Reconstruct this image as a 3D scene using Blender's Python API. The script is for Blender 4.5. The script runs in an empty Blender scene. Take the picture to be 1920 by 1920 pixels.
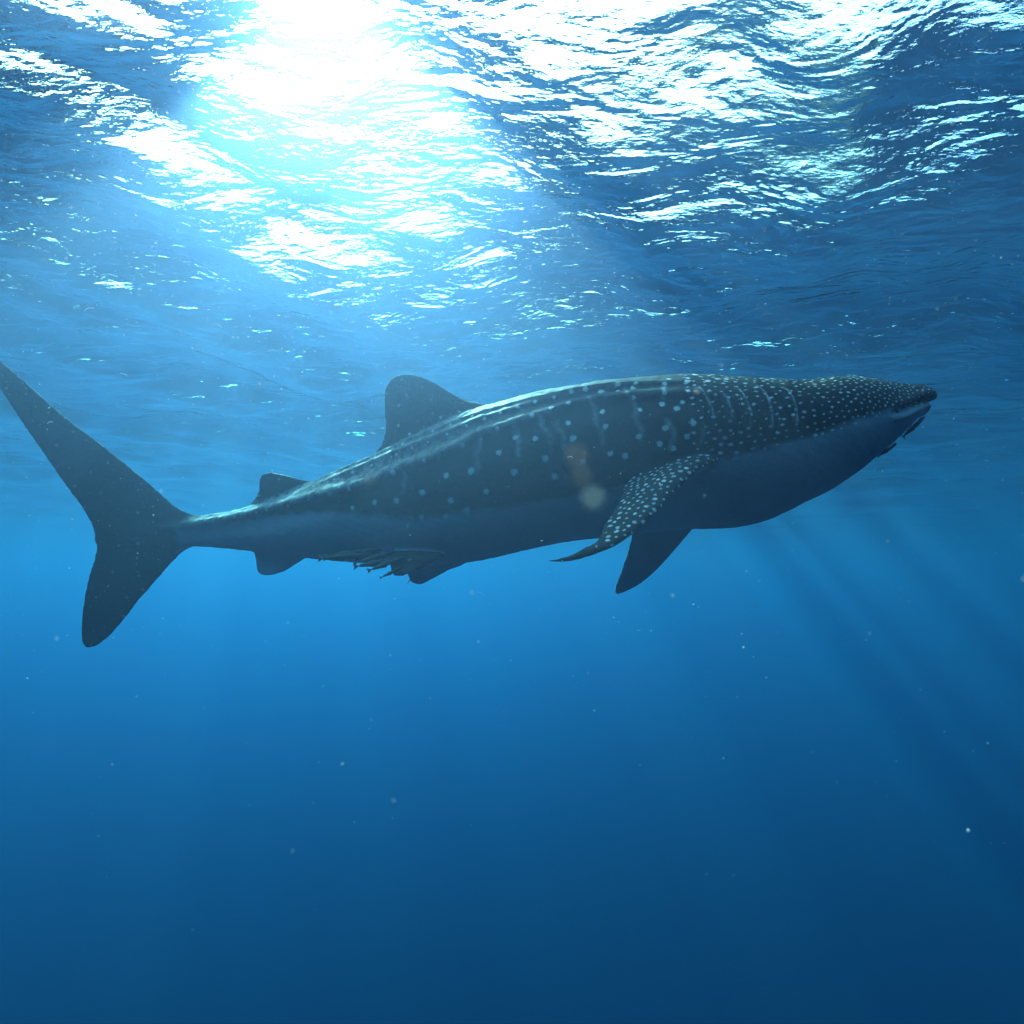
import bpy, math, random
import numpy as np
from mathutils import Vector, Matrix

sc = bpy.context.scene
C = sc.collection
R = math.radians

# ------------------------------------------------------------------ camera
F_PX = 1200.0                      # focal length in photo pixels (1920 wide)
PITCH = math.atan((1085 - 960) / F_PX)
CAM = Vector((0, 0, -2.75))        # the sea surface is at z = 0
cam_d = bpy.data.cameras.new('camera')
cam = bpy.data.objects.new('camera', cam_d)
C.objects.link(cam)
cam.location = CAM
cam.rotation_euler = (R(90) + PITCH, 0, 0)
cam_d.sensor_width = 36
cam_d.lens = 36 * F_PX / 1920
cam_d.clip_start = 0.02
cam_d.clip_end = 2000
cam_d.dof.use_dof = True
cam_d.dof.focus_distance = 4.8
cam_d.dof.aperture_fstop = 3.5
sc.camera = cam

# ------------------------------------------------------------------ sky and sun
SUN_EL, SUN_AZ = R(43.8), R(-19)
sun_dir = Vector((math.sin(SUN_AZ) * math.cos(SUN_EL), math.cos(SUN_AZ) * math.cos(SUN_EL), math.sin(SUN_EL)))
w = bpy.data.worlds.new('World')
sc.world = w
w.use_nodes = True
nt = w.node_tree
sky = nt.nodes.new('ShaderNodeTexSky')
sky.sky_type = 'NISHITA'
sky.sun_disc = False
sky.sun_elevation = SUN_EL
sky.sun_rotation = SUN_AZ
sky.air_density = 1.0
sky.dust_density = 3.0
bg = nt.nodes['Background']
bg.inputs['Strength'].default_value = 0.15
nt.links.new(sky.outputs[0], bg.inputs['Color'])
sd = bpy.data.lights.new('sun', 'SUN')
sd.energy = 4.0
sd.angle = R(0.5)
sd.color = (1.0, 0.96, 0.90)
so = bpy.data.objects.new('sun', sd)
so.rotation_euler = sun_dir.to_track_quat('Z', 'Y').to_euler()
so.location = (0, 0, 20)
C.objects.link(so)

sc.view_settings.view_transform = 'Standard'
sc.view_settings.look = 'None'
sc.view_settings.gamma = 1
sc.view_settings.use_curve_mapping = False
sc.view_settings.exposure = 2.64
cy = sc.cycles
cy.use_denoising = True
cy.max_bounces = 6
cy.diffuse_bounces = 2
cy.glossy_bounces = 2
cy.transmission_bounces = 4
cy.transparent_max_bounces = 8
cy.volume_bounces = 2
cy.caustics_reflective = True
cy.sample_clamp_indirect = 4
cy.sample_clamp_direct = 0


def at(u, v, y):
    """A point of the place seen at photo pixel (u, v) at the distance y in front of the camera."""
    dx, dz = (u - 960) / F_PX, (960 - v) / F_PX
    cp, sp = math.cos(PITCH), math.sin(PITCH)
    fy, fz = cp - dz * sp, sp + dz * cp
    return Vector((dx / fy * y, y, CAM.z + fz / fy * y))


def obj(name, verts, faces, mat=None, parent=None, smooth=True):
    me = bpy.data.meshes.new(name)
    me.from_pydata([tuple(v) for v in verts], [], faces)
    me.update()
    if smooth:
        me.polygons.foreach_set('use_smooth', [True] * len(me.polygons))
    o = bpy.data.objects.new(name, me)
    C.objects.link(o)
    if mat:
        me.materials.append(mat)
    if parent:
        o.parent = parent
    return o


def tag(o, label=None, cat=None, group=None, kind=None):
    for k, v in (('label', label), ('category', cat), ('group', group), ('kind', kind)):
        if v:
            o[k] = v
    return o


def material(name):
    m = bpy.data.materials.new(name)
    m.use_nodes = True
    for n in list(m.node_tree.nodes):
        m.node_tree.nodes.remove(n)
    return m, m.node_tree.nodes, m.node_tree.links


# ------------------------------------------------------------------ water surface
SEED = 7
def water_material():
    m, n, l = material('sea_surface')
    out = n.new('ShaderNodeOutputMaterial')
    geo = n.new('ShaderNodeNewGeometry')
    def noise(scale, stretch, rot, detail, rough, dist=0.0):
        mp = n.new('ShaderNodeMapping')
        mp.inputs['Rotation'].default_value = (0, 0, R(rot))
        mp.inputs['Scale'].default_value = stretch
        l.new(geo.outputs['Position'], mp.inputs['Vector'])
        t = n.new('ShaderNodeTexNoise')
        t.inputs['Scale'].default_value = scale
        t.inputs['Detail'].default_value = detail
        t.inputs['Roughness'].default_value = rough
        t.inputs['Distortion'].default_value = dist
        l.new(mp.outputs[0], t.inputs['Vector'])
        return t.outputs['Fac']
    def math_(op, a, b):
        t = n.new('ShaderNodeMath')
        t.operation = op
        for i, x in enumerate((a, b)):
            if isinstance(x, (int, float)):
                t.inputs[i].default_value = x
            else:
                l.new(x, t.inputs[i])
        return t.outputs[0]
    a = math_('MULTIPLY', noise(2.6, (0.6, 1.0, 1.0), 14, 3, 0.55, 0.5), 0.072)
    b = math_('MULTIPLY', noise(9.0, (0.55, 1.0, 1.0), -18, 3, 0.6, 0.4), 0.0115)
    c = math_('MULTIPLY', noise(38.0, (0.6, 1.0, 1.0), 8, 3, 0.6, 0.3), 0.0036)
    h = math_('ADD', math_('ADD', a, b), c)
    bump = n.new('ShaderNodeBump')
    bump.inputs['Strength'].default_value = 1.0
    bump.inputs['Distance'].default_value = 1.0
    l.new(h, bump.inputs['Height'])
    fr = n.new('ShaderNodeFresnel')
    fr.inputs['IOR'].default_value = 1.333
    l.new(bump.outputs[0], fr.inputs['Normal'])
    gl = n.new('ShaderNodeBsdfGlossy')
    gl.inputs['Roughness'].default_value = 0.06
    gl.inputs['Color'].default_value = (1, 1, 1, 1)
    l.new(bump.outputs[0], gl.inputs['Normal'])
    tr = n.new('ShaderNodeBsdfTransparent')
    mx = n.new('ShaderNodeMixShader')
    l.new(fr.outputs[0], mx.inputs[0])
    l.new(tr.outputs[0], mx.inputs[1])
    l.new(gl.outputs[0], mx.inputs[2])
    l.new(mx.outputs[0], out.inputs['Surface'])
    return m


def graded(lo, hi, near, step, grow):
    xs = [0.0]
    s = step
    while xs[-1] < hi:
        if xs[-1] > near:
            s *= grow
        xs.append(xs[-1] + s)
    ys = [0.0]
    s = step
    while ys[-1] > lo:
        if ys[-1] < -near:
            s *= grow
        ys.append(ys[-1] - s)
    return np.array(sorted(set(ys[1:] + xs)))


rng = np.random.RandomState(SEED)
gx = graded(-240, 240, 9, 0.055, 1.035)
gy = graded(-240, 240, 13, 0.055, 1.035)
X, Y = np.meshgrid(gx, gy)
Z = np.zeros_like(X)
for i in range(46):                       # swell and wind waves, each a travelling sine of its own length and heading
    lam = 0.45 * (7.5 / 0.45) ** rng.rand()
    head = rng.normal(R(62), R(34))
    k = 2 * math.pi / lam
    slope = 0.012 + 0.011 * min(max((lam - 0.8) / 1.8, 0), 1)
    ph = rng.rand() * 6.283
    arg = k * (X * math.cos(head) + Y * math.sin(head)) + ph + 0.5 * np.sin(0.6 * X + 0.3 * Y + ph)
    cell = np.maximum(np.abs(X) , np.abs(Y))
    fade = 1 / (1 + (np.maximum(cell - 12, 0) * 0.035 * 3 / lam) ** 2)
    Z += slope / k * fade * (np.sin(arg) - 0.18 * np.cos(2 * arg))
for i in range(7):                        # a steeper cross sea running to the right, its crests lying along the sunbeams
    lam = (0.8, 1.05, 1.4, 1.8, 2.3, 3.0, 3.9)[i]
    head = R(-22) + rng.normal(0, R(11))
    k = 2 * math.pi / lam
    ph = rng.rand() * 6.283
    arg = k * (X * math.cos(head) + Y * math.sin(head)) + ph + 0.7 * np.sin(0.35 * Y + ph) + 0.5 * np.sin(0.8 * X + 0.1 * Y + 2 * ph)
    fade = 1 / (1 + (np.maximum(cell - 12, 0) * 0.035 * 3 / lam) ** 2)
    Z += 0.051 / k * fade * (np.sin(arg) - 0.2 * np.cos(2 * arg))
nx, ny = len(gx), len(gy)
V = np.stack([X.ravel(), Y.ravel(), Z.ravel()], 1)
idx = np.arange(nx * ny).reshape(ny, nx)
Fq = np.stack([idx[:-1, :-1].ravel(), idx[:-1, 1:].ravel(), idx[1:, 1:].ravel(), idx[1:, :-1].ravel()], 1)
me = bpy.data.meshes.new('water_surface')
me.vertices.add(len(V))
me.vertices.foreach_set('co', V.ravel())
me.loops.add(Fq.size)
me.loops.foreach_set('vertex_index', Fq.ravel())
me.polygons.add(len(Fq))
me.polygons.foreach_set('loop_start', np.arange(0, Fq.size, 4))
me.polygons.foreach_set('use_smooth', np.ones(len(Fq), bool))
me.update(calc_edges=True)
me.materials.append(water_material())
ws = bpy.data.objects.new('water_surface', me)
C.objects.link(ws)
tag(ws, 'rippled underside of the sea surface with white sunlit glints', kind='structure')

# ------------------------------------------------------------------ the sea floor, far below and out of sight
m, n, l = material('deep_sand')
o_ = n.new('ShaderNodeOutputMaterial'); d_ = n.new('ShaderNodeBsdfDiffuse'); t_ = n.new('ShaderNodeTexNoise')
r_ = n.new('ShaderNodeValToRGB')
t_.inputs['Scale'].default_value = 0.4; t_.inputs['Detail'].default_value = 6
r_.color_ramp.elements[0].color = (0.10, 0.10, 0.08, 1); r_.color_ramp.elements[1].color = (0.2, 0.19, 0.15, 1)
l.new(t_.outputs['Fac'], r_.inputs[0]); l.new(r_.outputs[0], d_.inputs['Color']); l.new(d_.outputs[0], o_.inputs['Surface'])
sv, sf = [], []
for j in range(41):
    for i in range(41):
        x, y = -240 + 12 * i, -240 + 12 * j
        sv.append((x, y, -70 + 2.5 * math.sin(x * .031 + 1) * math.cos(y * .027)))
for j in range(40):
    for i in range(40):
        a = j * 41 + i
        sf.append((a, a + 1, a + 42, a + 41))
tag(obj('sea_floor', sv, sf, m), 'dark sandy sea floor lost in the blue far below', kind='structure')

# ------------------------------------------------------------------ the water itself (one closed box of even density)
def box(name, lo, hi, mat):
    v = [(x, y, z) for x in (lo[0], hi[0]) for y in (lo[1], hi[1]) for z in (lo[2], hi[2])]
    return obj(name, v, [(0, 1, 3, 2), (4, 6, 7, 5), (0, 4, 5, 1), (2, 3, 7, 6), (0, 2, 6, 4), (1, 5, 7, 3)], mat, smooth=False)


m, n, l = material('sea_water')
out = n.new('ShaderNodeOutputMaterial')
add = n.new('ShaderNodeAddShader')
MOLECULES = (0.00003, 0.0015, 0.0095)        # the blue scattering of the water itself, nearly even
PARTICLES = (0.0058, 0.0066, 0.0040)        # neutral scattering by plankton, thrown forward round the sun
ABSO = (0.155, 0.0265, 0.0160)


def scatter_node(c, g):
    s = n.new('ShaderNodeVolumeScatter')
    s.inputs['Color'].default_value = tuple(q / max(c) for q in c) + (1,)
    s.inputs['Density'].default_value = max(c)
    s.inputs['Anisotropy'].default_value = g
    return s


vs1, vs2 = scatter_node(MOLECULES, 0.80), scatter_node(PARTICLES, 0.84)
vs = n.new('ShaderNodeAddShader')
l.new(vs1.outputs[0], vs.inputs[0]); l.new(vs2.outputs[0], vs.inputs[1])
va = n.new('ShaderNodeVolumeAbsorption')
mxa = max(ABSO)
va.inputs['Color'].default_value = tuple(1 - c / mxa for c in ABSO) + (1,)
va.inputs['Density'].default_value = mxa
l.new(vs.outputs[0], add.inputs[0]); l.new(va.outputs[0], add.inputs[1]); l.new(add.outputs[0], out.inputs['Volume'])
tag(box('haze', (-250, -250, -76), (250, 250, 1.2), m), 'blue sea water that fades everything with distance', kind='stuff')
# ------------------------------------------------------------------ the whale shark
def ip(x, table):
    xs, ys = zip(*sorted(table))
    return np.interp(x, xs, ys)


def smooth_ip(x, table):
    """Monotone-ish cubic (Catmull-Rom) through a table."""
    t = sorted(table)
    xs = np.array([a for a, b in t], float); ys = np.array([b for a, b in t], float)
    m = np.gradient(ys, xs)
    x = np.clip(x, xs[0], xs[-1])
    i = np.clip(np.searchsorted(xs, x) - 1, 0, len(xs) - 2)
    h = xs[i + 1] - xs[i]
    s = (x - xs[i]) / h
    return ((2 * s**3 - 3 * s**2 + 1) * ys[i] + (s**3 - 2 * s**2 + s) * h * m[i]
            + (-2 * s**3 + 3 * s**2) * ys[i + 1] + (s**3 - s**2) * h * m[i + 1])


# the animal swims level with its tail swung a little away: distance of the mid plane for each stretch of its length
YMID = [(-200, 5.62), (0, 5.62), (300, 5.55), (500, 5.42), (700, 5.22), (900, 5.05), (1100, 4.95), (1300, 4.9), (1500, 4.92), (1760, 5.0)]
TOP = [(150, 990), (230, 984), (300, 974.8), (340, 968.8), (372, 965.8), (420, 959.7), (468, 948.1), (530, 928.8), (587, 904.4), (652, 874.6), (702, 854.0), (760, 824.7), (809, 803.3),
       (860, 780.9), (905, 764.9), (940, 757.0), (970, 748.5), (1023, 736.4), (1080, 728.2), (1107, 723.5), (1189, 716.9), (1258, 712.2), (1304, 712.7), (1361, 717.1), (1400, 720.6), (1430, 722.6),
       (1480, 725.2), (1513, 724.5), (1545, 722), (1578, 720.8), (1605, 720), (1632, 721), (1673, 725.5), (1713, 731.5), (1735, 735), (1748, 737)]
BOT = [(150, 1010), (230, 1016), (300, 1021.9), (340, 1024.9), (372, 1024.9), (420, 1027.9), (475, 1033.8), (530, 1041.7), (587, 1047.8), (652, 1053.8), (702, 1056.9), (760, 1060.0), (809, 1060.0),
       (860, 1057.0), (905, 1050.6), (971, 1034.8), (1023, 1023.2), (1080, 1013.5), (1120, 1009.0), (1189, 1001.4), (1258, 994.3), (1302, 991.2), (1361, 990.2), (1388, 987.2),
       (1429, 978.1), (1470, 963), (1524, 943), (1578, 926), (1619, 907), (1654, 887), (1681, 866), (1702, 848), (1730, 816), (1740, 800), (1748, 781)]
HALFW = [(150, .012), (230, .03), (300, .07), (340, .10), (372, .13), (420, .17), (500, .235), (600, .33), (700, .42), (800, .50), (900, .565), (1000, .62), (1100, .655),
         (1200, .675), (1300, .69), (1400, .69), (1500, .67), (1600, .62), (1660, .56), (1700, .50), (1725, .46), (1740, .42), (1748, .30)]
NUP = [(150, 1.3), (420, 1.25), (560, 1.5), (700, 1.75), (900, 1.9), (1100, 2.0), (1400, 2.15), (1600, 2.3), (1748, 2.4)]
KEEL = [(150, .5), (300, .36), (420, .33), (520, .34), (650, .38), (800, .42), (1000, .46), (1200, .48), (1500, .46), (1650, .45), (1748, .5)]   # widest level below the back



def narrow(u):
    """The broad head is round seen from above: its sides sit back from the tip of the snout."""
    w_ = np.clip((u - 1380) / 340, 0, 1)
    w_ = w_ * w_ * (3 - 2 * w_)
    return 1 - w_ * 0.87 * smooth_ip(u, HALFW) / smooth_ip(u, YMID)


parts_v, parts_f = [], []


def add_mesh(v, f):
    b = len(parts_v)
    parts_v.extend([tuple(p) for p in v])
    parts_f.extend([tuple(i + b for i in q) for q in f])


NS, NR = 110, 72
us = np.concatenate([np.linspace(262, 1700, NS - 18), 1700 + 48 * np.sin(np.linspace(0, math.pi / 2, 19)[1:])])
us[-1] = 1747.6
# heights follow the tables; the nose closes over a rounded end
body_v, body_f = [], []
for u in us:
    yc = float(smooth_ip(u, YMID))
    vt, vb = float(smooth_ip(u, TOP)), float(smooth_ip(u, BOT))
    pt, pb = at(u, vt, yc), at(u, vb, yc)
    hw = float(smooth_ip(u, HALFW))
    H = pt.z - pb.z
    kf = float(smooth_ip(u, KEEL))
    zc = pt.z - kf * H
    up, lo = kf * H, (1 - kf) * H
    nu = float(smooth_ip(u, NUP)); nl = 2.15
    x = 0.5 * (pt.x + pb.x) * float(narrow(u))
    for j in range(NR):
        a = 2 * math.pi * j / NR
        c, s = math.cos(a), math.sin(a)
        n_ = nu if s > 0 else nl
        yy = hw * math.copysign(abs(c) ** (2 / n_), c)
        zz = (up if s > 0 else lo) * math.copysign(abs(s) ** (2 / n_), s)
        body_v.append((x, yc + yy, zc + zz))
for i in range(len(us) - 1):
    for j in range(NR):
        a, b = i * NR + j, i * NR + (j + 1) % NR
        body_f.append((a, b, b + NR, a + NR))
body_f.append(tuple(range(NR))[::-1])
body_f.append(tuple((len(us) - 1) * NR + j for j in range(NR)))
add_mesh(body_v, body_f)


def fin(stations, npts=14, edge=0.017):
    """A fin lofted from (leading point, trailing point, half thickness, normal) stations."""
    v, f = [], []
    ring = 2 * npts
    dense = []
    for k in range(len(stations) - 1):            # Catmull-Rom between the stations, so the outline curves
        s0, s1, s2, s3 = stations[max(k - 1, 0)], stations[k], stations[k + 1], stations[min(k + 2, len(stations) - 1)]
        for t in (0, .25, .5, .75):
            def cr(a, b, c, d):
                return 0.5 * ((2 * b) + (c - a) * t + (2 * a - 5 * b + 4 * c - d) * t * t + (3 * b - a - 3 * c + d) * t * t * t)
            dense.append((cr(s0[0], s1[0], s2[0], s3[0]), cr(s0[1], s1[1], s2[1], s3[1]), s1[2] + (s2[2] - s1[2]) * t, s1[3].lerp(s2[3], t)))
    dense.append(stations[-1])
    for L, T, th, nrm in dense:
        nrm = nrm.normalized()
        for j in range(ring):
            a = 2 * math.pi * j / ring
            c = 0.5 - 0.5 * math.cos(a)
            prof = (c ** 0.5) * (1 - c) * 2.6 * 0.95 if 0 < c < 1 else 0
            e = edge * math.sin(math.pi * min(max(c, 0.0), 1.0)) ** 0.25 if 0 < c < 1 else 0
            off = max(th * prof, e) * (1 if a <= math.pi else -1)
            v.append(L + (T - L) * c + nrm * off)
    n = len(dense)
    for i in range(n - 1):
        for j in range(ring):
            a, b = i * ring + j, i * ring + (j + 1) % ring
            f.append((a, b, b + ring, a + ring))
    f.append(tuple(range(ring))[::-1])
    f.append(tuple((n - 1) * ring + j for j in range(ring)))
    add_mesh(v, f)


YN = Vector((0, 1, 0))


def ym(u):
    return float(smooth_ip(u, YMID))


def upright(rows, dy=0.0):
    """Rows of ((u, v) leading, (u, v) trailing, half thickness) for a fin standing in the mid plane."""
    fin([(at(a[0], a[1], ym(a[0]) + dy), at(b[0], b[1], ym(b[0]) + dy), t, YN) for a, b, t in rows])


# first dorsal fin
upright([((960, 790), (720, 900), .12), ((940, 765), (716, 870), .10), ((908, 757), (703, 851), .075), ((880, 752), (713, 836), .065), ((858, 743), (720, 816), .06), ((836, 730), (722.5, 795), .052),
         ((820, 720), (720, 768), .045), ((805, 712.5), (719.5, 745), .036), ((790, 706.5), (724, 725), .028), ((777, 703), (735, 710), .02), ((764, 701.5), (748, 703.5), .012)])
# second dorsal fin
upright([((625, 925), (490, 975), .05), ((600, 903), (474, 962), .045), ((585, 902), (468.5, 949), .035), ((565, 899), (480, 932), .03), ((550, 894.5), (486, 916), .026), ((538, 891), (485.5, 904), .02),
         ((522, 888), (490, 892), .014), ((512, 886.3), (499, 887.3), .008)])
# anal fin
upright([((610, 1020), (490, 1000), .05), ((588, 1044), (477, 1030), .04), ((573, 1047.5), (477.5, 1042), .032), ((555, 1058), (480, 1056), .026), ((536, 1070), (482, 1070), .02),
         ((518, 1076), (488, 1076.5), .012), ((509, 1078), (496, 1078.8), .008)])
# tail fin, upper and lower lobe
upright([((470, 965), (330, 1010), .05), ((400, 967), (215, 1016), .05), ((372, 966), (180, 1020), .045), ((350, 960), (176.5, 999), .042), ((326, 947), (162.5, 968), .038), ((297, 921), (141, 934), .034),
         ((250, 880.6), (112.5, 896), .03), ((187.5, 830.6), (78, 846), .026), ((125, 784), (44, 796), .022), ((78, 743), (15.6, 752.5), .02),
         ((31, 701), (-12, 712), .017), ((-20, 658), (-45, 662), .014), ((-62, 617), (-74, 620), .012), ((-95, 584), (-100, 586), .01)])
upright([((470, 1010), (330, 985), .05), ((400, 1022), (215, 1002), .05), ((369, 1024), (180, 1010), .045), ((346, 1033), (180.6, 1027), .04), ((322, 1055.6), (176, 1050), .034), ((297, 1084), (169, 1070), .03),
         ((276, 1108), (162, 1098), .026), ((256, 1131), (156.5, 1130), .022), ((238, 1155), (153.5, 1158), .019), ((214, 1183), (152.5, 1183), .016), ((195, 1201), (154, 1203), .013), ((178, 1212), (162, 1214.5), .009)])

# pectoral fins: (leading u, v, y), (trailing u, v, y), half thickness
def free(rows, nrm):
    fin([(at(*a), at(*b), t, Vector(n_)) for (a, b, t), n_ in zip(rows, nrm)])


near_p = [((1392, 846, 4.62), (1230, 866, 4.62), .10), ((1368, 853, 4.36), (1192, 885, 4.40), .085), ((1338, 866, 4.20), (1170, 913, 4.26), .07), ((1306, 884, 4.10), (1167, 927, 4.16), .056),
          ((1272, 915, 4.00), (1156, 948, 4.07), .046), ((1243, 948, 3.92), (1143, 969, 3.98), .038), ((1214, 977, 3.85), (1131, 990, 3.90), .031), ((1182, 1003, 3.79), (1122, 1010, 3.83), .024),
          ((1152, 1024, 3.75), (1114, 1019, 3.78), .018), ((1115, 1039, 3.72), (1095, 1028, 3.76), .014), ((1088, 1047.5, 3.72), (1073, 1040.5, 3.76), .011), ((1060, 1052, 3.74), (1050, 1048, 3.76), .008), ((1030, 1052.5, 3.76), (1026, 1050, 3.77), .006)]
nn = [(-.25, -.62, .74)] * 8 + [(-.2, -.85, .5)] * 5
free(near_p, nn)
far_p = [((1370, 860, 5.30), (1205, 880, 5.30), .10), ((1335, 950, 5.50), (1190, 960, 5.50), .07), ((1299, 991, 5.62), (1182, 1008, 5.62), .055), ((1276, 1018, 5.68), (1175, 1038, 5.68), .045), ((1252, 1046, 5.74), (1167, 1062, 5.74), .036),
         ((1226, 1073, 5.80), (1159, 1084, 5.80), .028), ((1202, 1093, 5.85), (1153, 1100, 5.85), .02), ((1183, 1104, 5.87), (1152, 1107, 5.87), .014), ((1167, 1111, 5.88), (1156, 1112.5, 5.88), .009)]
free(far_p, [(.2, .62, .75)] * 9)
# pelvic fins
near_v = [((868, 1020, 5.1), (765, 1016, 5.1), .036), ((842, 1036, 4.86), (738, 1033, 4.88), .030), ((815, 1050, 4.66), (731, 1048, 4.68), .034), ((795, 1062, 4.62), (731, 1061, 4.64), .026), ((775, 1071, 4.58), (733, 1070, 4.6), .018), ((758, 1078, 4.56), (739, 1078, 4.57), .01)]
free(near_v, [(0, -.8, .6)] * 6)
far_v = [((910, 1025, 5.2), (780, 1030, 5.2), .05), ((872, 1056, 5.3), (766, 1060, 5.3), .04), ((848, 1065, 5.34), (764, 1073, 5.34), .032), ((828, 1076, 5.37), (766, 1083, 5.37), .022), ((810, 1085.5, 5.39), (770, 1090, 5.39), .015), ((796, 1093, 5.4), (777, 1094.5, 5.4), .009)]
free(far_v, [(0, .8, .6)] * 6)

raw = obj('whale_shark', parts_v, parts_f)
bpy.context.view_layer.update()
# one skin over body and fins
md = raw.modifiers.new('skin', 'REMESH')
md.mode = 'VOXEL'
md.voxel_size = 0.0135
md.use_smooth_shade = True
dg = bpy.context.evaluated_depsgraph_get()
skin = bpy.data.meshes.new_from_object(raw.evaluated_get(dg))
raw.modifiers.clear()
nv = len(skin.vertices)
co = np.empty(nv * 3, np.float32); skin.vertices.foreach_get('co', co); co = co.reshape(-1, 3).astype(float)
ed = np.empty(len(skin.edges) * 2, np.int32); skin.edges.foreach_get('vertices', ed); ed = ed.reshape(-1, 2)
deg = np.bincount(ed.ravel(), minlength=nv).astype(float)[:, None]


def relax(a, n, f=0.6):
    for _ in range(n):
        acc = np.zeros_like(a)
        for c_ in range(a.shape[1]):
            acc[:, c_] = np.bincount(ed[:, 0], a[ed[:, 1], c_], nv) + np.bincount(ed[:, 1], a[ed[:, 0], c_], nv)
        a = a + f * (acc / deg - a)
    return a


# smooth the seams between body and fins more than the thin edges
sm = co.copy()
for _ in range(7):                                # Taubin smoothing keeps thin fins from shrinking
    sm = relax(sm, 1, 0.55); sm = relax(sm, 1, -0.57)
co = sm


def normals():
    skin.vertices.foreach_set('co', co.astype(np.float32).ravel())
    skin.update()
    nr = np.empty(nv * 3, np.float32)
    skin.vertex_normals.foreach_get('vector', nr)
    return nr.reshape(-1, 3).astype(float)


nr = normals()
# the seams: broad fairing where fins meet the body
UW = np.concatenate([np.arange(-200, 1740, 10), [1740, 1744, 1748]]).astype(float)
XW = np.array([at(u, 900, ym(u)).x * float(narrow(u)) for u in UW])
XW = np.maximum.accumulate(XW + np.arange(len(XW)) * 1e-6)
U = np.interp(co[:, 0], XW, UW)                   # body station of every vertex
YC = smooth_ip(U, YMID)


def world_z(u, v):
    """Height of the body feature drawn at photo (u, v) if it lay on the near flank half way out."""
    return np.array([at(a, b, float(smooth_ip(a, YMID)) - 0.75 * float(smooth_ip(a, HALFW))).z for a, b in zip(np.atleast_1d(u), np.atleast_1d(v))])


ridge1 = [(520, 929), (632, 884), (702, 856), (749, 833), (809, 808), (843, 795), (890, 774), (945, 757), (1000, 744), (1060, 733), (1120, 722), (1200, 712)]
ridge2 = [(560, 925), (632, 897), (697, 872), (762, 845), (840, 813.6), (905, 785), (970.6, 764), (1023, 747), (1065, 734.5), (1120, 723), (1200, 716), (1290, 715)]
ridge3 = [(300, 989), (377, 985.6), (446, 975), (515, 960), (584, 942.7), (652.5, 925.5), (710, 912.6), (775, 884), (835, 862), (905, 821), (957.6, 800.6), (1023, 780), (1063, 762), (1110, 751), (1173, 745), (1246, 744), (1330, 748)]


def side_dist(table):
    """Signed distance over the skin below a line drawn along the flank (positive is lower)."""
    zz = np.array([world_z(a, b)[0] for a, b in table])
    zr = np.interp(U, [a for a, _ in table], zz)
    slope = np.clip(np.sqrt(1 - nr[:, 2] ** 2), 0.3, 1)
    return (zr - co[:, 2]) / slope


def span(table, fade=60):
    a, b = table[0][0], table[-1][0]
    return np.clip((U - a) / fade, 0, 1) * np.clip((b - U) / fade, 0, 1)


HW = smooth_ip(U, HALFW)
zt = np.interp(U, [a for a, _ in TOP], [at(a, b, ym(a)).z for a, b in TOP])
zb = np.interp(U, [a for a, _ in BOT], [at(a, b, ym(a)).z for a, b in BOT])
rel = (zt - co[:, 2]) / np.maximum(zt - zb, .02)   # 0 on the back line, 1 on the belly line
lat = (co[:, 1] - YC) / HW
kf_ = smooth_ip(U, KEEL)
hh = np.maximum(zt - zb, .02)
zc_ = zt - kf_ * hh
nup_ = smooth_ip(U, NUP)
upside = co[:, 2] > zc_
pw = np.where(upside, nup_, 2.15)
vert = np.abs(co[:, 2] - zc_) / np.where(upside, kf_ * hh, (1 - kf_) * hh)
rho = (np.abs(lat) ** pw + vert ** pw) ** (1 / pw)          # 1 on the body's own surface, more on the fins
away = (rho - 1) * hh * .5
on_body = (away < .022).astype(float)
on_body = np.clip(relax(on_body[:, None], 3)[:, 0], 0, 1)
disp = np.zeros(nv)
steep = np.clip((np.sqrt(1 - nr[:, 2] ** 2) - .35) / .25, 0, 1)   # the ridges run along the sides, not over the flat of the back
for tb, amp, wd in ((ridge1, .016, .022), (ridge2, .024, .028), (ridge3, .034, .036)):
    d = side_dist(tb)
    crest = np.where(d < 0, np.exp(-(d / (wd * 2.0)) ** 2), np.exp(-(d / (wd * 0.9)) ** 2))
    hollow = np.exp(-((d - wd * 2.6) / (wd * 1.9)) ** 2)
    disp += on_body * steep * span(tb, 130) * (amp * crest - 0.45 * amp * hollow)
# mouth: a deep crease under the snout, curving back along the side, with a full lower lip
mouth = [(1640, 790), (1690, 776), (1715, 766), (1738, 757), (1760, 756)]
d = side_dist(mouth)
mk = np.clip((U - 1655) / 40, 0, 1)
disp += mk * (-0.050 * np.exp(-(d / .020) ** 2) + 0.034 * np.exp(-((d - .065) / .035) ** 2) + .018 * np.exp(-((d + .05) / .035) ** 2))
lip = [(1640, 812), (1690, 795), (1722, 779), (1745, 772), (1760, 772)]
d = side_dist(lip)
disp += mk * (-0.026 * np.exp(-(d / .018) ** 2))
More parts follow.
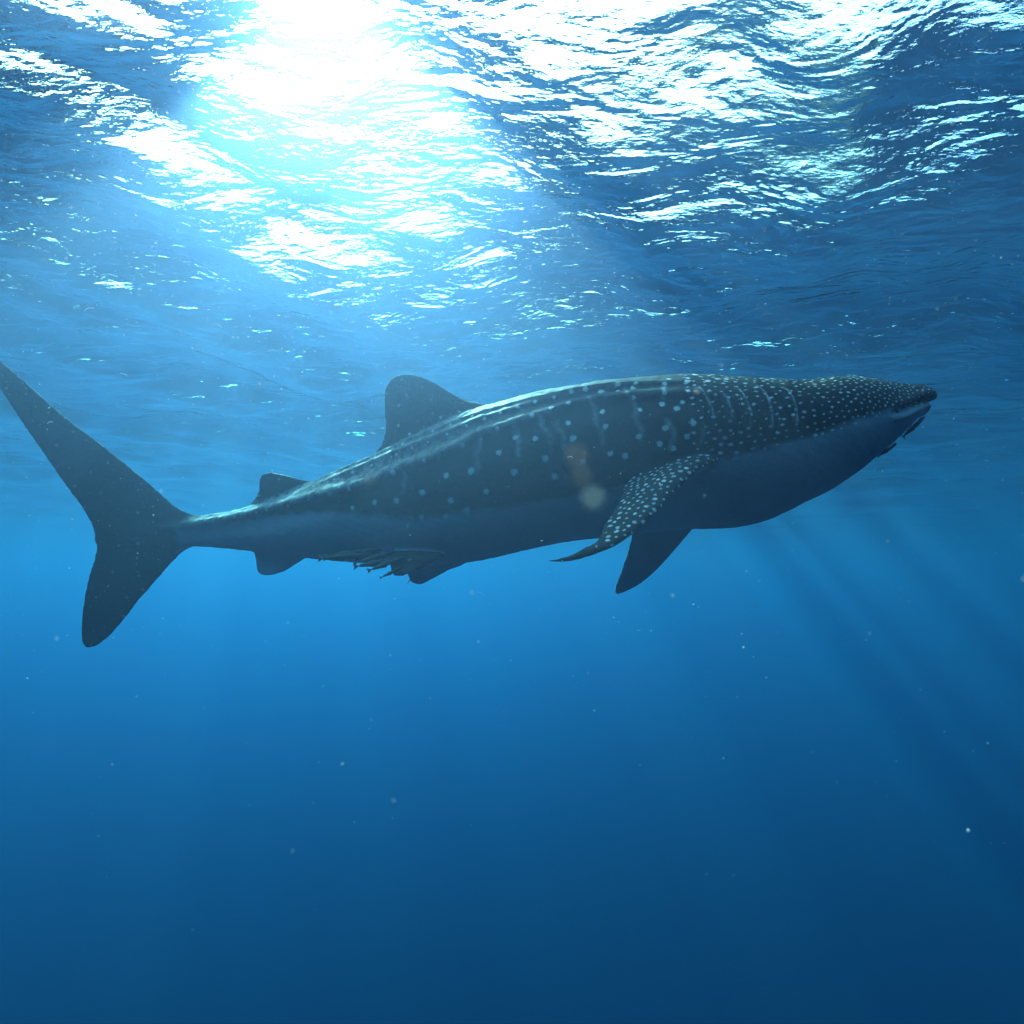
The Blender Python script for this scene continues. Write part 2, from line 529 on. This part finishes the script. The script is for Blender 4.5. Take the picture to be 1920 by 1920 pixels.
# gill slits: five upright creases ahead of the fin
GILLS = [[(1277, 727), (1279, 740), (1284, 752), (1290, 775), (1292, 800)], [(1311, 743), (1318, 757), (1321, 780), (1322, 808)], [(1340, 729), (1346, 745), (1350, 765), (1352, 790), (1350, 818)],
         [(1376, 722), (1383, 738), (1386, 757), (1387, 785), (1384, 822)], [(1422, 728), (1429, 741), (1431, 765), (1430, 795), (1426, 825)]]
for g in GILLS:
    ga = np.array([[world_z(a, b)[0], np.interp(a, UW, XW)] for a, b in g])
    o_ = np.argsort(ga[:, 0]); ga = ga[o_]
    xg = np.interp(co[:, 2], ga[:, 0], ga[:, 1])
    inside = np.clip((co[:, 2] - ga[0, 0]) / .08, 0, 1) * np.clip((ga[-1, 0] - co[:, 2]) / .05, 0, 1)
    dx = co[:, 0] - xg
    disp += on_body * inside * (-0.016 * np.exp(-((dx - .014) / .013) ** 2) + .012 * np.exp(-((dx + .012) / .02) ** 2))
co = co + nr * disp[:, None]
# worn fin edges and slight lumps in the skin
lump = (np.sin(co[:, 0] * 23 + 2 * np.sin(co[:, 2] * 17)) * np.sin(co[:, 2] * 29 + 1.7 * np.sin(co[:, 0] * 13)) + .6 * np.sin(co[:, 0] * 61 + co[:, 2] * 47) * np.sin(co[:, 2] * 71 - co[:, 0] * 19))
co = co + nr * (lump * (.0020 - .0012 * (1 - on_body)))[:, None]
co = relax(co, 1, 0.25)
nr = normals()

# ---- skin marks
from mathutils.bvhtree import BVHTree
from mathutils.kdtree import KDTree
fc = [tuple(p.vertices) for p in skin.polygons]
bvh = BVHTree.FromPolygons([tuple(p) for p in co], fc)


def hit(u, v):
    d = (at(u, v, 5.0) - CAM).normalized()
    r = bvh.ray_cast(CAM, d)
    return r[0]


z3 = lambda L: [(580 + a / 3.84, 660 + b / 3.84) for a, b in L]
z2 = lambda L: [(960 + a / 4.364, 660 + b / 4.364) for a, b in L]
small = z3([(1880, 290), (1765, 322), (1630, 355), (1490, 398), (1375, 435), (1260, 480), (1130, 530), (990, 592), (855, 648), (738, 688), (628, 738), (448, 815), (312, 865), (180, 915), (30, 965),
            (1408, 370), (1210, 408), (1172, 460), (1015, 520), (888, 568), (672, 660), (472, 752), (340, 812), (215, 862), (1310, 380), (1080, 430), (945, 470), (700, 310), (645, 385), (640, 530), (720, 590)])
small += [(240 + a / 2.909, 800 + b / 2.909) for a, b in [(1010, 325), (1090, 300), (755, 455), (870, 430), (985, 400), (500, 490), (640, 478), (700, 470), (580, 492), (400, 505), (930, 345), (820, 400), (1150, 330)]]
small += [(1000 + 30 * i, 716 - 3 * (i % 2)) for i in range(3)]
big = z3([(1865, 362), (1740, 400), (1605, 453), (1355, 550), (1100, 665), (825, 778), (600, 865), (285, 985), (148, 1025)])
big += z2([(38, 450), (190, 405), (345, 368), (480, 328), (600, 302), (866, 262), (1012, 252), (1282, 220), (1440, 212), (1435, 236), (1500, 186), (1605, 236), (1680, 218), (1752, 220),
           (1250, 258), (728, 325), (985, 297), (868, 318), (1248, 330), (1440, 314), (165, 515), (318, 455), (462, 412), (993, 374), (1228, 425), (1395, 412), (738, 488), (462, 583), (1046, 472)])
flank = z3([(1865, 512), (1895, 622), (1625, 620), (1700, 768), (1365, 725), (1475, 865), (1165, 855), (985, 890), (1275, 1005), (812, 1010), (1020, 1070), (628, 1070), (1765, 895), (1135, 1140), (980, 1190), (810, 1190), (310, 1120), (470, 1085)])
flank += z2([(190, 708), (498, 705), (765, 610), (275, 875), (580, 900), (808, 830), (1040, 690), (1258, 622), (1435, 690), (1325, 788), (1208, 750), (345, 1020), (20, 980), (30, 700), (925, 850), (1350, 460), (1480, 575)])
spots = []                                        # centre, radius, strength, stretch
srng = random.Random(5)
for L, rad, st in ((small, .0125, .9), (big, .019, 1.0), (flank, .0215, .85)):
    for (u, v) in L:
        p = hit(u, v)
        if p is None:
            continue
        r_ = rad * srng.uniform(.85, 1.2)
        spots.append((p.copy(), r_, st))
        yc = float(np.interp(p.x, XW, smooth_ip(UW, YMID)))
        if p.y < yc - .02:                        # the other flank carries its own, slightly shifted
            q, _, _, _ = bvh.find_nearest(Vector((p.x + srng.uniform(-.04, .04), 2 * yc - p.y, p.z)))
            spots.append((q, r_, st))

# tables of dark back / pale belly edge
edge_t = [(100, 1300), (300, 990), (377, 987), (515, 970), (600, 962), (700, 968), (800, 975), (900, 962), (1000, 945), (1100, 925), (1180, 908), (1300, 868), (1380, 848), (1480, 822), (1560, 800), (1640, 782), (1700, 772), (1760, 765)]
ze = np.interp(U, [a for a, _ in edge_t], [world_z(a, b)[0] for a, b in edge_t])
dark = 1 / (1 + np.exp(-(co[:, 2] - ze) / .030))
# fins are dark on both faces
fin_mask = 1 - on_body
dark = np.maximum(dark, np.where((U < 380), 1 / (1 + np.exp((U - 345) / 9.)) , 0))
pect = (U > 1000) & (U < 1400) & (co[:, 1] < YC - .45) & (rel > .45) & (on_body < .9)
dark = np.where(pect, np.where(nr[:, 2] > -.25, 1., .35), dark)
dark = np.where((fin_mask > .5) & (U < 1000) & (co[:, 2] > zt - .02), 1., dark)
dark = np.where((fin_mask > .5) & (U > 700) & (U < 920) & (co[:, 2] < zb + .25) & (co[:, 1] < YC), 1., dark)
dark = relax(dark[:, None], 4)[:, 0]

# the crowd of small spots on the head and the pectoral fins, kept apart from each other
order = np.arange(nv)
np.random.RandomState(3).shuffle(order)
headm = (on_body > .6) & (U > 1255) & (dark > .35)
finm = pect & (nr[:, 2] > -.2) & (U > 1095)


def scatter(mask, gap, rad, stretch, st, taper=None, avoid=()):
    cell, out = {}, []
    for i in order:
        if not mask[i]:
            continue
        x_, y_, z_ = co[i]
        g_ = gap * (taper(U[i]) if taper else 1)
        q = (x_ / stretch / g_, y_ / g_, z_ / g_)
        # the grid hash uses the mean gap; good enough for a natural scatter
        k = (int(math.floor(x_ / stretch / gap)), int(math.floor(y_ / gap)), int(math.floor(z_ / gap)))
        ok = True
        for a in (-1, 0, 1):
            for b in (-1, 0, 1):
                for c in (-1, 0, 1):
                    for (px_, py_, pz_) in cell.get((k[0] + a, k[1] + b, k[2] + c), ()):
                        if ((px_ - x_) / stretch) ** 2 + (py_ - y_) ** 2 + (pz_ - z_) ** 2 < g_ * g_:
                            ok = False
                            break
                    if not ok: break
                if not ok: break
            if not ok: break
        if ok:
            cell.setdefault(k, []).append((x_, y_, z_))
            out.append((Vector((x_, y_, z_)), rad * srng.uniform(.7, 1.25), st * srng.uniform(.45, 1)))
    return out


tp = lambda u: 1.0 - .38 * min(max((u - 1400) / 340, 0), 1)
head_spots = scatter(headm, .040, .0100, 1.6, .9, tp)
fin_spots = scatter(finm, .036, .0105, 1.25, 1.0)
fin_spots += scatter((fin_mask > .5) & (U < 1000), .12, .013, 1.1, .2)
head_spots = [(p, r_ * tp(float(np.interp(p.x, XW, UW))), s_) for p, r_, s_ in head_spots]


def field(lst, stretch=1.0, cap=3.0):
    """Per vertex: distance to the nearest spot in spot radii, and that spot's strength."""
    kd = KDTree(len(lst))
    for i, (p, _, _) in enumerate(lst):
        kd.insert((p.x / stretch, p.y, p.z), i)
    kd.balance()
    dist = np.full(nv, cap); st = np.zeros(nv)
    rmax = max(r_ for _, r_, _ in lst) * cap
    for i in range(nv):
        p, j, d_ = kd.find((co[i, 0] / stretch, co[i, 1], co[i, 2]))
        if d_ < rmax:
            t_ = d_ / lst[j][1]
            if t_ < cap:
                dist[i] = t_; st[i] = lst[j][2]
    return dist, st


fieldA = field(spots)
fieldB = field(head_spots, 1.5)
fieldC = field(fin_spots, 1.25)
# faint upright bars between the columns of spots on the flank, and long pale streaks on the ridges
bars_t = [[(1088, 735), (1100, 790), (1107, 830), (1111, 850)], [(1150, 720), (1160, 755), (1168, 800), (1172, 840)], [(1222, 707), (1216, 730), (1214, 760)], [(1033, 780), (1043, 830), (1050, 860)],
          [(905, 790), (903, 850), (900, 900)], [(965, 770), (968, 830), (975, 880)], [(840, 815), (838, 870)], [(1270, 800), (1265, 850)], [(1215, 790), (1222, 830), (1220, 860)], [(775, 870), (778, 930)], [(1000, 770), (1020, 820), (1028, 860)]]
bar_and_lit = np.zeros(nv)
for g in bars_t:
    ga = np.array([[world_z(a, b)[0], np.interp(a, UW, XW)] for a, b in g])
    ga = ga[np.argsort(ga[:, 0])]
    xg = np.interp(co[:, 2], ga[:, 0], ga[:, 1])
    inside = np.clip((co[:, 2] - ga[0, 0]) / .06, 0, 1) * np.clip((ga[-1, 0] - co[:, 2]) / .06, 0, 1)
    bar_and_lit = np.maximum(bar_and_lit, inside * (.55 + .45 * np.sin(xg * 37) ** 2) * np.exp(-((co[:, 0] - xg - .012 * np.sin(co[:, 2] * 31)) / .017) ** 2) * on_body)
for tb, a_, wd in ((ridge2, .3, .012), (ridge3, .4, .016), (ridge1, .25, .012)):
    d = side_dist(tb)
    bar_and_lit = np.maximum(bar_and_lit, a_ * steep * span(tb, 130) * np.exp(-((d + .006) / wd) ** 2) * on_body)
for g in GILLS:
    ga = np.array([[world_z(a, b)[0], np.interp(a, UW, XW)] for a, b in g])
    ga = ga[np.argsort(ga[:, 0])]
    xg = np.interp(co[:, 2], ga[:, 0], ga[:, 1])
    inside = np.clip((co[:, 2] - ga[0, 0]) / .1, 0, 1) * np.clip((ga[-1, 0] - co[:, 2]) / .03, 0, 1)
    bar_and_lit = np.maximum(bar_and_lit, 1.5 * inside * np.exp(-((co[:, 0] - xg + .008) / .009) ** 2) * on_body)

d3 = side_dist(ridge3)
pale = on_body * np.clip(-d3 / .02, 0, 1) * np.interp(U, [350, 400, 620, 850, 1080], [0, 1.0, .75, .42, 0])  # sunlit strip of back and tail stock above ridge3, put into the skin colour
bar_and_lit = np.maximum(bar_and_lit, pale)

for nm, arr in (('back', dark), ('spot_a', fieldA[0]), ('strong_a', fieldA[1]), ('spot_b', fieldB[0]), ('strong_b', fieldB[1]), ('spot_c', fieldC[0]), ('strong_c', fieldC[1]), ('bar_and_lit', bar_and_lit)):
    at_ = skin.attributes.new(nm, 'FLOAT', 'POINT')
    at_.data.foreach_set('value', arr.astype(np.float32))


def skin_material():
    m, n, l = material('whale_shark_skin')
    out = n.new('ShaderNodeOutputMaterial')
    bs = n.new('ShaderNodeBsdfPrincipled')
    tc = n.new('ShaderNodeTexCoord')

    def attr(nm):
        t = n.new('ShaderNodeAttribute'); t.attribute_name = nm
        return t.outputs['Fac']

    def mt(op, a, b=0.0, clamp=False):
        t = n.new('ShaderNodeMath'); t.operation = op; t.use_clamp = clamp
        for i, x in enumerate((a, b)):
            if isinstance(x, (int, float)): t.inputs[i].default_value = x
            else: l.new(x, t.inputs[i])
        return t.outputs[0]

    def nz(scale, detail=4, rough=.6, sx=1.0):
        mp = n.new('ShaderNodeMapping'); mp.inputs['Scale'].default_value = (sx, 1, 1)
        l.new(tc.outputs['Object'], mp.inputs['Vector'])
        t = n.new('ShaderNodeTexNoise'); t.inputs['Scale'].default_value = scale; t.inputs['Detail'].default_value = detail; t.inputs['Roughness'].default_value = rough
        l.new(mp.outputs[0], t.inputs['Vector'])
        return t.outputs['Fac']

    def mapr(x, a, b, c, d):
        t = n.new('ShaderNodeMapRange'); t.interpolation_type = 'SMOOTHSTEP'
        for i, q in enumerate((x, a, b, c, d)):
            if isinstance(q, (int, float)): t.inputs[i].default_value = q
            else: l.new(q, t.inputs[i])
        return t.outputs[0]

    def mixc(f, a, b):
        t = n.new('ShaderNodeMix'); t.data_type = 'RGBA'
        l.new(f, t.inputs[0]) if not isinstance(f, float) else None
        for i, q in ((6, a), (7, b)):
            if isinstance(q, tuple): t.inputs[i].default_value = q
            else: l.new(q, t.inputs[i])
        return t.outputs[2]

    wob = mt('MULTIPLY', mt('SUBTRACT', nz(60, 3), .5), 1.5)
    tot = None
    for k in 'abc':
        s = mapr(mt('ADD', attr('spot_' + k), wob), .7, 1.25, 1, 0)
        s = mt('MULTIPLY', s, attr('strong_' + k))
        tot = s if tot is None else mt('MAXIMUM', tot, s)
    brk = mapr(nz(16, 4, .7), .35, .62, .1, 1)
    b = mt('MULTIPLY', mt('MULTIPLY', attr('bar_and_lit'), brk), .5)
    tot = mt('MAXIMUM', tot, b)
    tot = mt('MULTIPLY', tot, mapr(nz(7, 3), .25, .6, .65, 1))
    back = mixc(nz(3.2, 6, .68, .5), (.022, .027, .029, 1), (.058, .062, .061, 1))
    back = mixc(mt('MULTIPLY', mapr(nz(34, 4, .7), .55, .72, 0, 1), .28), back, (.15, .155, .15, 1))
    belly = mixc(nz(2.6, 5, .6), (.22, .28, .32, 1), (.34, .42, .48, 1))
    bk = mapr(mt('ADD', attr('back'), mt('MULTIPLY', mt('SUBTRACT', nz(9, 5, .7), .5), .5)), .25, .75, 0, 1)
    base = mixc(bk, belly, back)
    full = mixc(tot, base, (.78, .80, .76, 1))
    # small scars
    sc_ = mapr(nz(5.0, 8, .75, .35), .668, .69, 0, .35)
    full = mixc(sc_, full, (.38, .38, .35, 1))
    l.new(full, bs.inputs['Base Color'])
    bs.inputs['Roughness'].default_value = 0.55
    bs.inputs['IOR'].default_value = 1.07
    bp = n.new('ShaderNodeBump'); bp.inputs['Strength'].default_value = .5; bp.inputs['Distance'].default_value = .012
    l.new(nz(46, 5, .65), bp.inputs['Height'])
    l.new(bp.outputs[0], bs.inputs['Normal'])
    l.new(bs.outputs[0], out.inputs['Surface'])
    return m


SKIN = skin_material()
skin.materials.clear(); skin.materials.append(SKIN)
skin.polygons.foreach_set('use_smooth', np.ones(len(skin.polygons), bool))
old = raw.data
raw.data = skin
bpy.data.meshes.remove(old)
skin.name = 'whale_shark'
print('skin verts', nv, 'spots', len(spots), len(head_spots), len(fin_spots))
tag(raw, 'huge grey whale shark with pale spots swimming right, just under the surface', 'whale shark')
shark = raw


def simple(name, col, rough=.5, spec=.2, trans=None, bump=None):
    m, n, l = material(name)
    out = n.new('ShaderNodeOutputMaterial'); b = n.new('ShaderNodeBsdfPrincipled')
    t = n.new('ShaderNodeTexNoise'); t.inputs['Scale'].default_value = 30; t.inputs['Detail'].default_value = 4
    r = n.new('ShaderNodeValToRGB')
    r.color_ramp.elements[0].position = .3; r.color_ramp.elements[1].position = .7
    r.color_ramp.elements[0].color = tuple(c * .75 for c in col) + (1,); r.color_ramp.elements[1].color = tuple(min(c * 1.2, .9) for c in col) + (1,)
    l.new(t.outputs['Fac'], r.inputs[0]); l.new(r.outputs[0], b.inputs['Base Color'])
    b.inputs['Roughness'].default_value = rough; b.inputs['Specular IOR Level'].default_value = spec
    if trans:
        tr = n.new('ShaderNodeBsdfTranslucent'); l.new(r.outputs[0], tr.inputs['Color'])
        mx = n.new('ShaderNodeMixShader'); mx.inputs[0].default_value = trans
        l.new(b.outputs[0], mx.inputs[1]); l.new(tr.outputs[0], mx.inputs[2]); l.new(mx.outputs[0], out.inputs['Surface'])
    else:
        l.new(b.outputs[0], out.inputs['Surface'])
    return m


# ---- eyes: small, behind the corner of the mouth, one on each side
EYE = simple('eye_black', (.012, .012, .014), .15, .5)
RIM = simple('eye_rim', (.12, .13, .13), .5)


def ball(name, c, r, mat, parent, sq=(1, 1, 1), ns=14, nr_=9):
    v, f = [], []
    for i in range(nr_ + 1):
        a = math.pi * i / nr_
        for j in range(ns):
            b = 2 * math.pi * j / ns
            v.append((c[0] + r * sq[0] * math.sin(a) * math.cos(b), c[1] + r * sq[1] * math.sin(a) * math.sin(b), c[2] + r * sq[2] * math.cos(a)))
    for i in range(nr_):
        for j in range(ns):
            a, b = i * ns + j, i * ns + (j + 1) % ns
            f.append((a, b, b + ns, a + ns))
    return obj(name, v, f, mat, parent)


pe = hit(1681, 771)
if pe:
    yc = float(np.interp(pe.x, XW, smooth_ip(UW, YMID)))
    q, _, _, _ = bvh.find_nearest(Vector((pe.x, 2 * yc - pe.y, pe.z)))
    for c in (pe, q):
        e = ball('eye', c, .021, RIM, shark, (1, .55, 1))
        s = -1 if c.y < yc else 1
        ball('pupil', c + Vector((0, s * .006, 0)), .014, EYE, e, (1, .7, 1))

# ---- gill slits: a dark slot at the bottom of each crease
SLOT = simple('gill_slot', (.02, .022, .024), .6)
for g in GILLS:
    for side in (0, 1):
        path = []
        for k in range(15):
            t = k / 14 * (len(g) - 1); i = min(int(t), len(g) - 2); s = t - i
            u, v = g[i][0] + (g[i + 1][0] - g[i][0]) * s, g[i][1] + (g[i + 1][1] - g[i][1]) * s
            p = hit(u + 2.5, v)
            if p is None:
                continue
            yc = float(np.interp(p.x, XW, smooth_ip(UW, YMID)))
            if side:
                p = bvh.find_nearest(Vector((p.x, 2 * yc - p.y, p.z)))[0]
            path.append(p)
        v, f = [], []
        for k, p in enumerate(path):
            wv = .0045 * math.sin(math.pi * (k + .5) / len(path)) ** .5
            nrm = bvh.find_nearest(p)[1]
            b0 = p + nrm * .002
            v += [b0 + Vector((-wv, 0, 0)), b0 + nrm * .0015, b0 + Vector((wv, 0, 0)), p - nrm * .004]
        for k in range(len(path) - 1):
            for j in range(4):
                a, b = 4 * k + j, 4 * k + (j + 1) % 4
                f.append((a, b, b + 4, a + 4))
        f += [(0, 1, 2, 3), tuple(4 * (len(path) - 1) + j for j in (3, 2, 1, 0))]
        obj('gill_slit', v, f, SLOT, shark)

# ---- remoras: slender fish that ride along under the shark
REM = simple('remora_skin', (.045, .05, .052), .45, .25)
REMP = simple('remora_silver', (.62, .64, .62), .35, .4)
DISC = simple('sucker_disc', (.10, .10, .095), .6)
rem_mesh = {}


def remora_meshes():
    # unit length 1, head at x = 0.5, tail at x = -0.5, the flat sucker on top of the head
    prof = [(.5, .004, .010), (.485, .018, .030), (.45, .030, .044), (.38, .042, .055), (.28, .052, .058), (.15, .056, .054), (0, .052, .046), (-.12, .044, .037), (-.25, .032, .026), (-.34, .02, .016), (-.40, .014, .008), (-.42, .014, .005)]
    v, f, n = [], [], 14
    for x, h, w_ in prof:
        for j in range(n):
            a = 2 * math.pi * j / n
            z = math.sin(a)
            v.append((x, w_ * math.cos(a), h * (min(z, .72 if x > .15 else 1))))
    for i in range(len(prof) - 1):
        for j in range(n):
            a, b = i * n + j, i * n + (j + 1) % n
            f.append((a, b, b + n, a + n))
    f.append(tuple(range(n))[::-1])

    def plate(outline, t0, plane='y', at_=(0, 0, 0), tilt=0):
        b = len(v); k = len(outline)
        for sgn in (1, -1):
            for (a_, c_) in outline:
                if plane == 'y':
                    v.append((a_, sgn * t0, c_))
                else:
                    v.append((a_, at_[1] + c_ * math.cos(tilt) * at_[0], at_[2] - c_ * math.sin(tilt) + sgn * t0))
        f.append(tuple(b + i for i in range(k))); f.append(tuple(b + k + i for i in range(k))[::-1])
        for i in range(k):
            j = (i + 1) % k
            f.append((b + i, b + k + i, b + k + j, b + j))
    plate([(-.39, .012), (-.42, .030), (-.47, .062), (-.50, .074), (-.485, .03), (-.472, 0), (-.485, -.03), (-.50, -.074), (-.47, -.062), (-.42, -.030), (-.39, -.012)], .003)
    plate([(.02, .045), (-.03, .085), (-.10, .078), (-.22, .052), (-.34, .036), (-.37, .022), (-.3, .015), (-.1, .035)], .003)
    plate([(.0, -.045), (-.04, -.085), (-.11, -.078), (-.22, -.052), (-.34, -.036), (-.37, -.022), (-.3, -.015), (-.1, -.035)], .003)
    for s in (1, -1):
        plate([(.30, .0), (.22, .085), (.16, .095), (.17, .05), (.22, .0)], .003, 'z', (s, s * .05, .0), .5)
    dv, df, m_ = [], [], 16
    for zz, k in ((.036, 1), (.046, .96)):
        for j in range(m_):
            a = 2 * math.pi * j / m_
            dv.append((.35 + .115 * math.cos(a) * k, .04 * math.sin(a) * k, zz))
    for j in range(m_):
        b = (j + 1) % m_
        df.append((j, b, m_ + b, m_ + j))
    df += [tuple(range(m_, 2 * m_)), tuple(range(m_))[::-1]]
    return v, f, dv, df


RV, RF, DV, DF = remora_meshes()
first = obj('remora', RV, RF, REM)
disc = obj('sucker_disc', DV, DF, DISC, first)
eyes = [ball('eye', (.43, s * .043, .006), .0085, EYE, first, ns=8, nr_=6) for s in (1, -1)]
RG = 'remoras riding under the whale shark'
rem = [
    ((717, 1030, 4.80), (606, 1045, 4.78), 'slender dark remora highest against the shark belly, its head ahead of the others', None),
    ((700, 1040, 4.76), (596, 1047, 4.74), 'dark remora lying flat along the belly line, its tail reaching farthest back', None),
    ((742, 1034, 4.72), (661, 1057, 4.66), 'dark remora with its tail just clear of the belly, above the other loose tails', None),
    ((752, 1047, 4.66), (662, 1063, 4.60), 'dark remora below the belly, its pointed tail ending under the tail of another', None),
    ((762, 1043, 4.62), (688, 1071, 4.54), 'dark remora slanting down behind the torn looking pelvic fin, second lowest of the cluster', None),
    ((757, 1062, 4.52), (712, 1084, 4.50), 'thin dark remora lowest of the cluster, tail poking out under the pelvic fin', None),
    ((771, 1083, 5.28), (763, 1096, 5.28), 'tiny silvery remora hanging at the rear corner of the far pelvic fin', REMP),
    ((1734, 781, 4.66), (1692, 820, 4.68), 'long dark remora clinging to the chin just behind the lower lip', None),
    ((1682, 831, 4.70), (1645, 857, 4.72), 'short dark remora under the throat, farther back than the one at the chin', None),
]
for k, (h_, t_, lab, mt_) in enumerate(rem):
    if k == 0:
        o, d_, es = first, disc, eyes
    else:
        o = first.copy(); C.objects.link(o)
        d_ = disc.copy(); C.objects.link(d_); d_.parent = o
        es = []
        for e in eyes:
            e2 = e.copy(); C.objects.link(e2); e2.parent = o
            es.append(e2)
    if mt_:
        o.data = o.data.copy(); o.data.materials[0] = mt_
    H_, T_ = at(*h_), at(*t_)
    ax = (H_ - T_)
    ln = ax.length
    xa = ax.normalized()
    upv = Vector((0, .35, 1))
    ya = upv.cross(xa).normalized()
    za = xa.cross(ya)
    M = Matrix((xa, ya, za)).transposed().to_4x4()
    o.matrix_world = Matrix.Translation((H_ + T_) / 2) @ M @ Matrix.Diagonal((ln, ln * (.95 if k < 6 else 1.15), ln * (.95 if k < 6 else 1.15), 1))
    tag(o, lab, 'remora', RG)

# ---- marine snow: thousands of tiny flakes adrift in the water
SNOW = simple('plankton', (.8, .8, .76), .6, .3, trans=.5)
prng = np.random.RandomState(11)


def flakes(name, n_, lo, hi, r0, r1, mat):
    P = prng.uniform(lo, hi, (n_, 3))
    P[:, 1] = lo[1] + (hi[1] - lo[1]) * prng.rand(n_) ** .62
    P[:, 0] *= np.clip(P[:, 1] / hi[1] * 1.15 + .05, 0, 1)
    P[:, 2] = lo[2] + (hi[2] - lo[2]) * prng.rand(n_) ** .3
    P[:, 2] = CAM.z + (P[:, 2] - CAM.z) * np.clip(P[:, 1] / 3.0, .04, 1)
    rad = r0 * (r1 / r0) ** (prng.rand(n_) ** 2.2)
    base = np.array([(1, 0, 0), (-1, 0, 0), (0, 1, 0), (0, -1, 0), (0, 0, 1), (0, 0, -1)], float)
    tri = [(0, 2, 4), (2, 1, 4), (1, 3, 4), (3, 0, 4), (2, 0, 5), (1, 2, 5), (3, 1, 5), (0, 3, 5)]
    v, f = [], []
    for i in range(n_):
        s = prng.uniform(.5, 1.4, 3) * rad[i]
        q = base * s
        a = prng.rand() * 6.28; c_, s_ = math.cos(a), math.sin(a)
        rot = np.array([[c_, 0, s_], [0, 1, 0], [-s_, 0, c_]])
        q = q @ rot + P[i]
        b = len(v)
        v.extend(q.tolist()); f.extend([(x + b, y + b, z + b) for x, y, z in tri])
    # a few short curled threads among the flakes
    for i in range(12):
        p = np.array([prng.uniform(-4.2, .5), prng.uniform(2.4, 4.2), prng.uniform(-3.1, -1.4)])
        L = prng.uniform(.012, .05); a0 = prng.uniform(-.9, .9)
        b = len(v)
        for k in range(6):
            t = k / 5
            x_, z_ = L * t, .25 * L * math.sin(3 * t + a0)
            cx = p + np.array([x_ * math.cos(a0) - z_ * math.sin(a0), 0, x_ * math.sin(a0) + z_ * math.cos(a0)])
            for dy, dz in ((0, .0012), (.001, -.0006), (-.001, -.0006)):
                v.append((cx[0], cx[1] + dy, cx[2] + dz))
        for k in range(5):
            for j in range(3):
                x_, y_ = b + 3 * k + j, b + 3 * k + (j + 1) % 3
                f.append((x_, y_, y_ + 3, x_ + 3))
    return obj(name, v, f, mat, smooth=False)


sn = flakes('marine_snow', 15000, (-7.5, .6, -5.6), (7.5, 7.5, -.2), .0006, .0027, SNOW)
tag(sn, 'tiny white plankton flakes adrift all through the water', kind='stuff')

# ---- a few larger specks close to the lens, out of focus
SP = simple('jelly_fleck', (.62, .46, .40), .6, .3, trans=.5)
SPG = simple('pale_fleck', (.7, .68, .62), .6, .3, trans=.5)
for (u, v, y, r, mt_, lab) in ((1113, 935, .17, .0014, SPG, 'round blurred pale fleck near the lens, left of the pectoral fin'),
                               (1091, 893, .19, .0011, SP, 'soft pinkish fleck close to the lens, right above the round pale one'),
                               (1083, 856, .17, .0012, SP, 'faint brownish blurred fleck near the lens, highest in front of the flank'),
                               (691, 897, .26, .0010, SP, 'small brownish blurred fleck seen in front of the back below the large dorsal fin'),
                               (1307, 734, .5, .0014, SP, 'tiny pink fleck seen in front of the back above the gill slits')):
    o = ball('drifting_fleck', (0, 0, 0), r, mt_, None, (1, 1, 1.1), 10, 7)
    for vv in o.data.vertices:
        vv.co *= 1 + .22 * math.sin(9 * vv.co.x / r + 5 * vv.co.z / r)
    o.location = at(u, v, y)
    tag(o, lab, 'plankton fleck', 'larger flecks drifting near the lens')
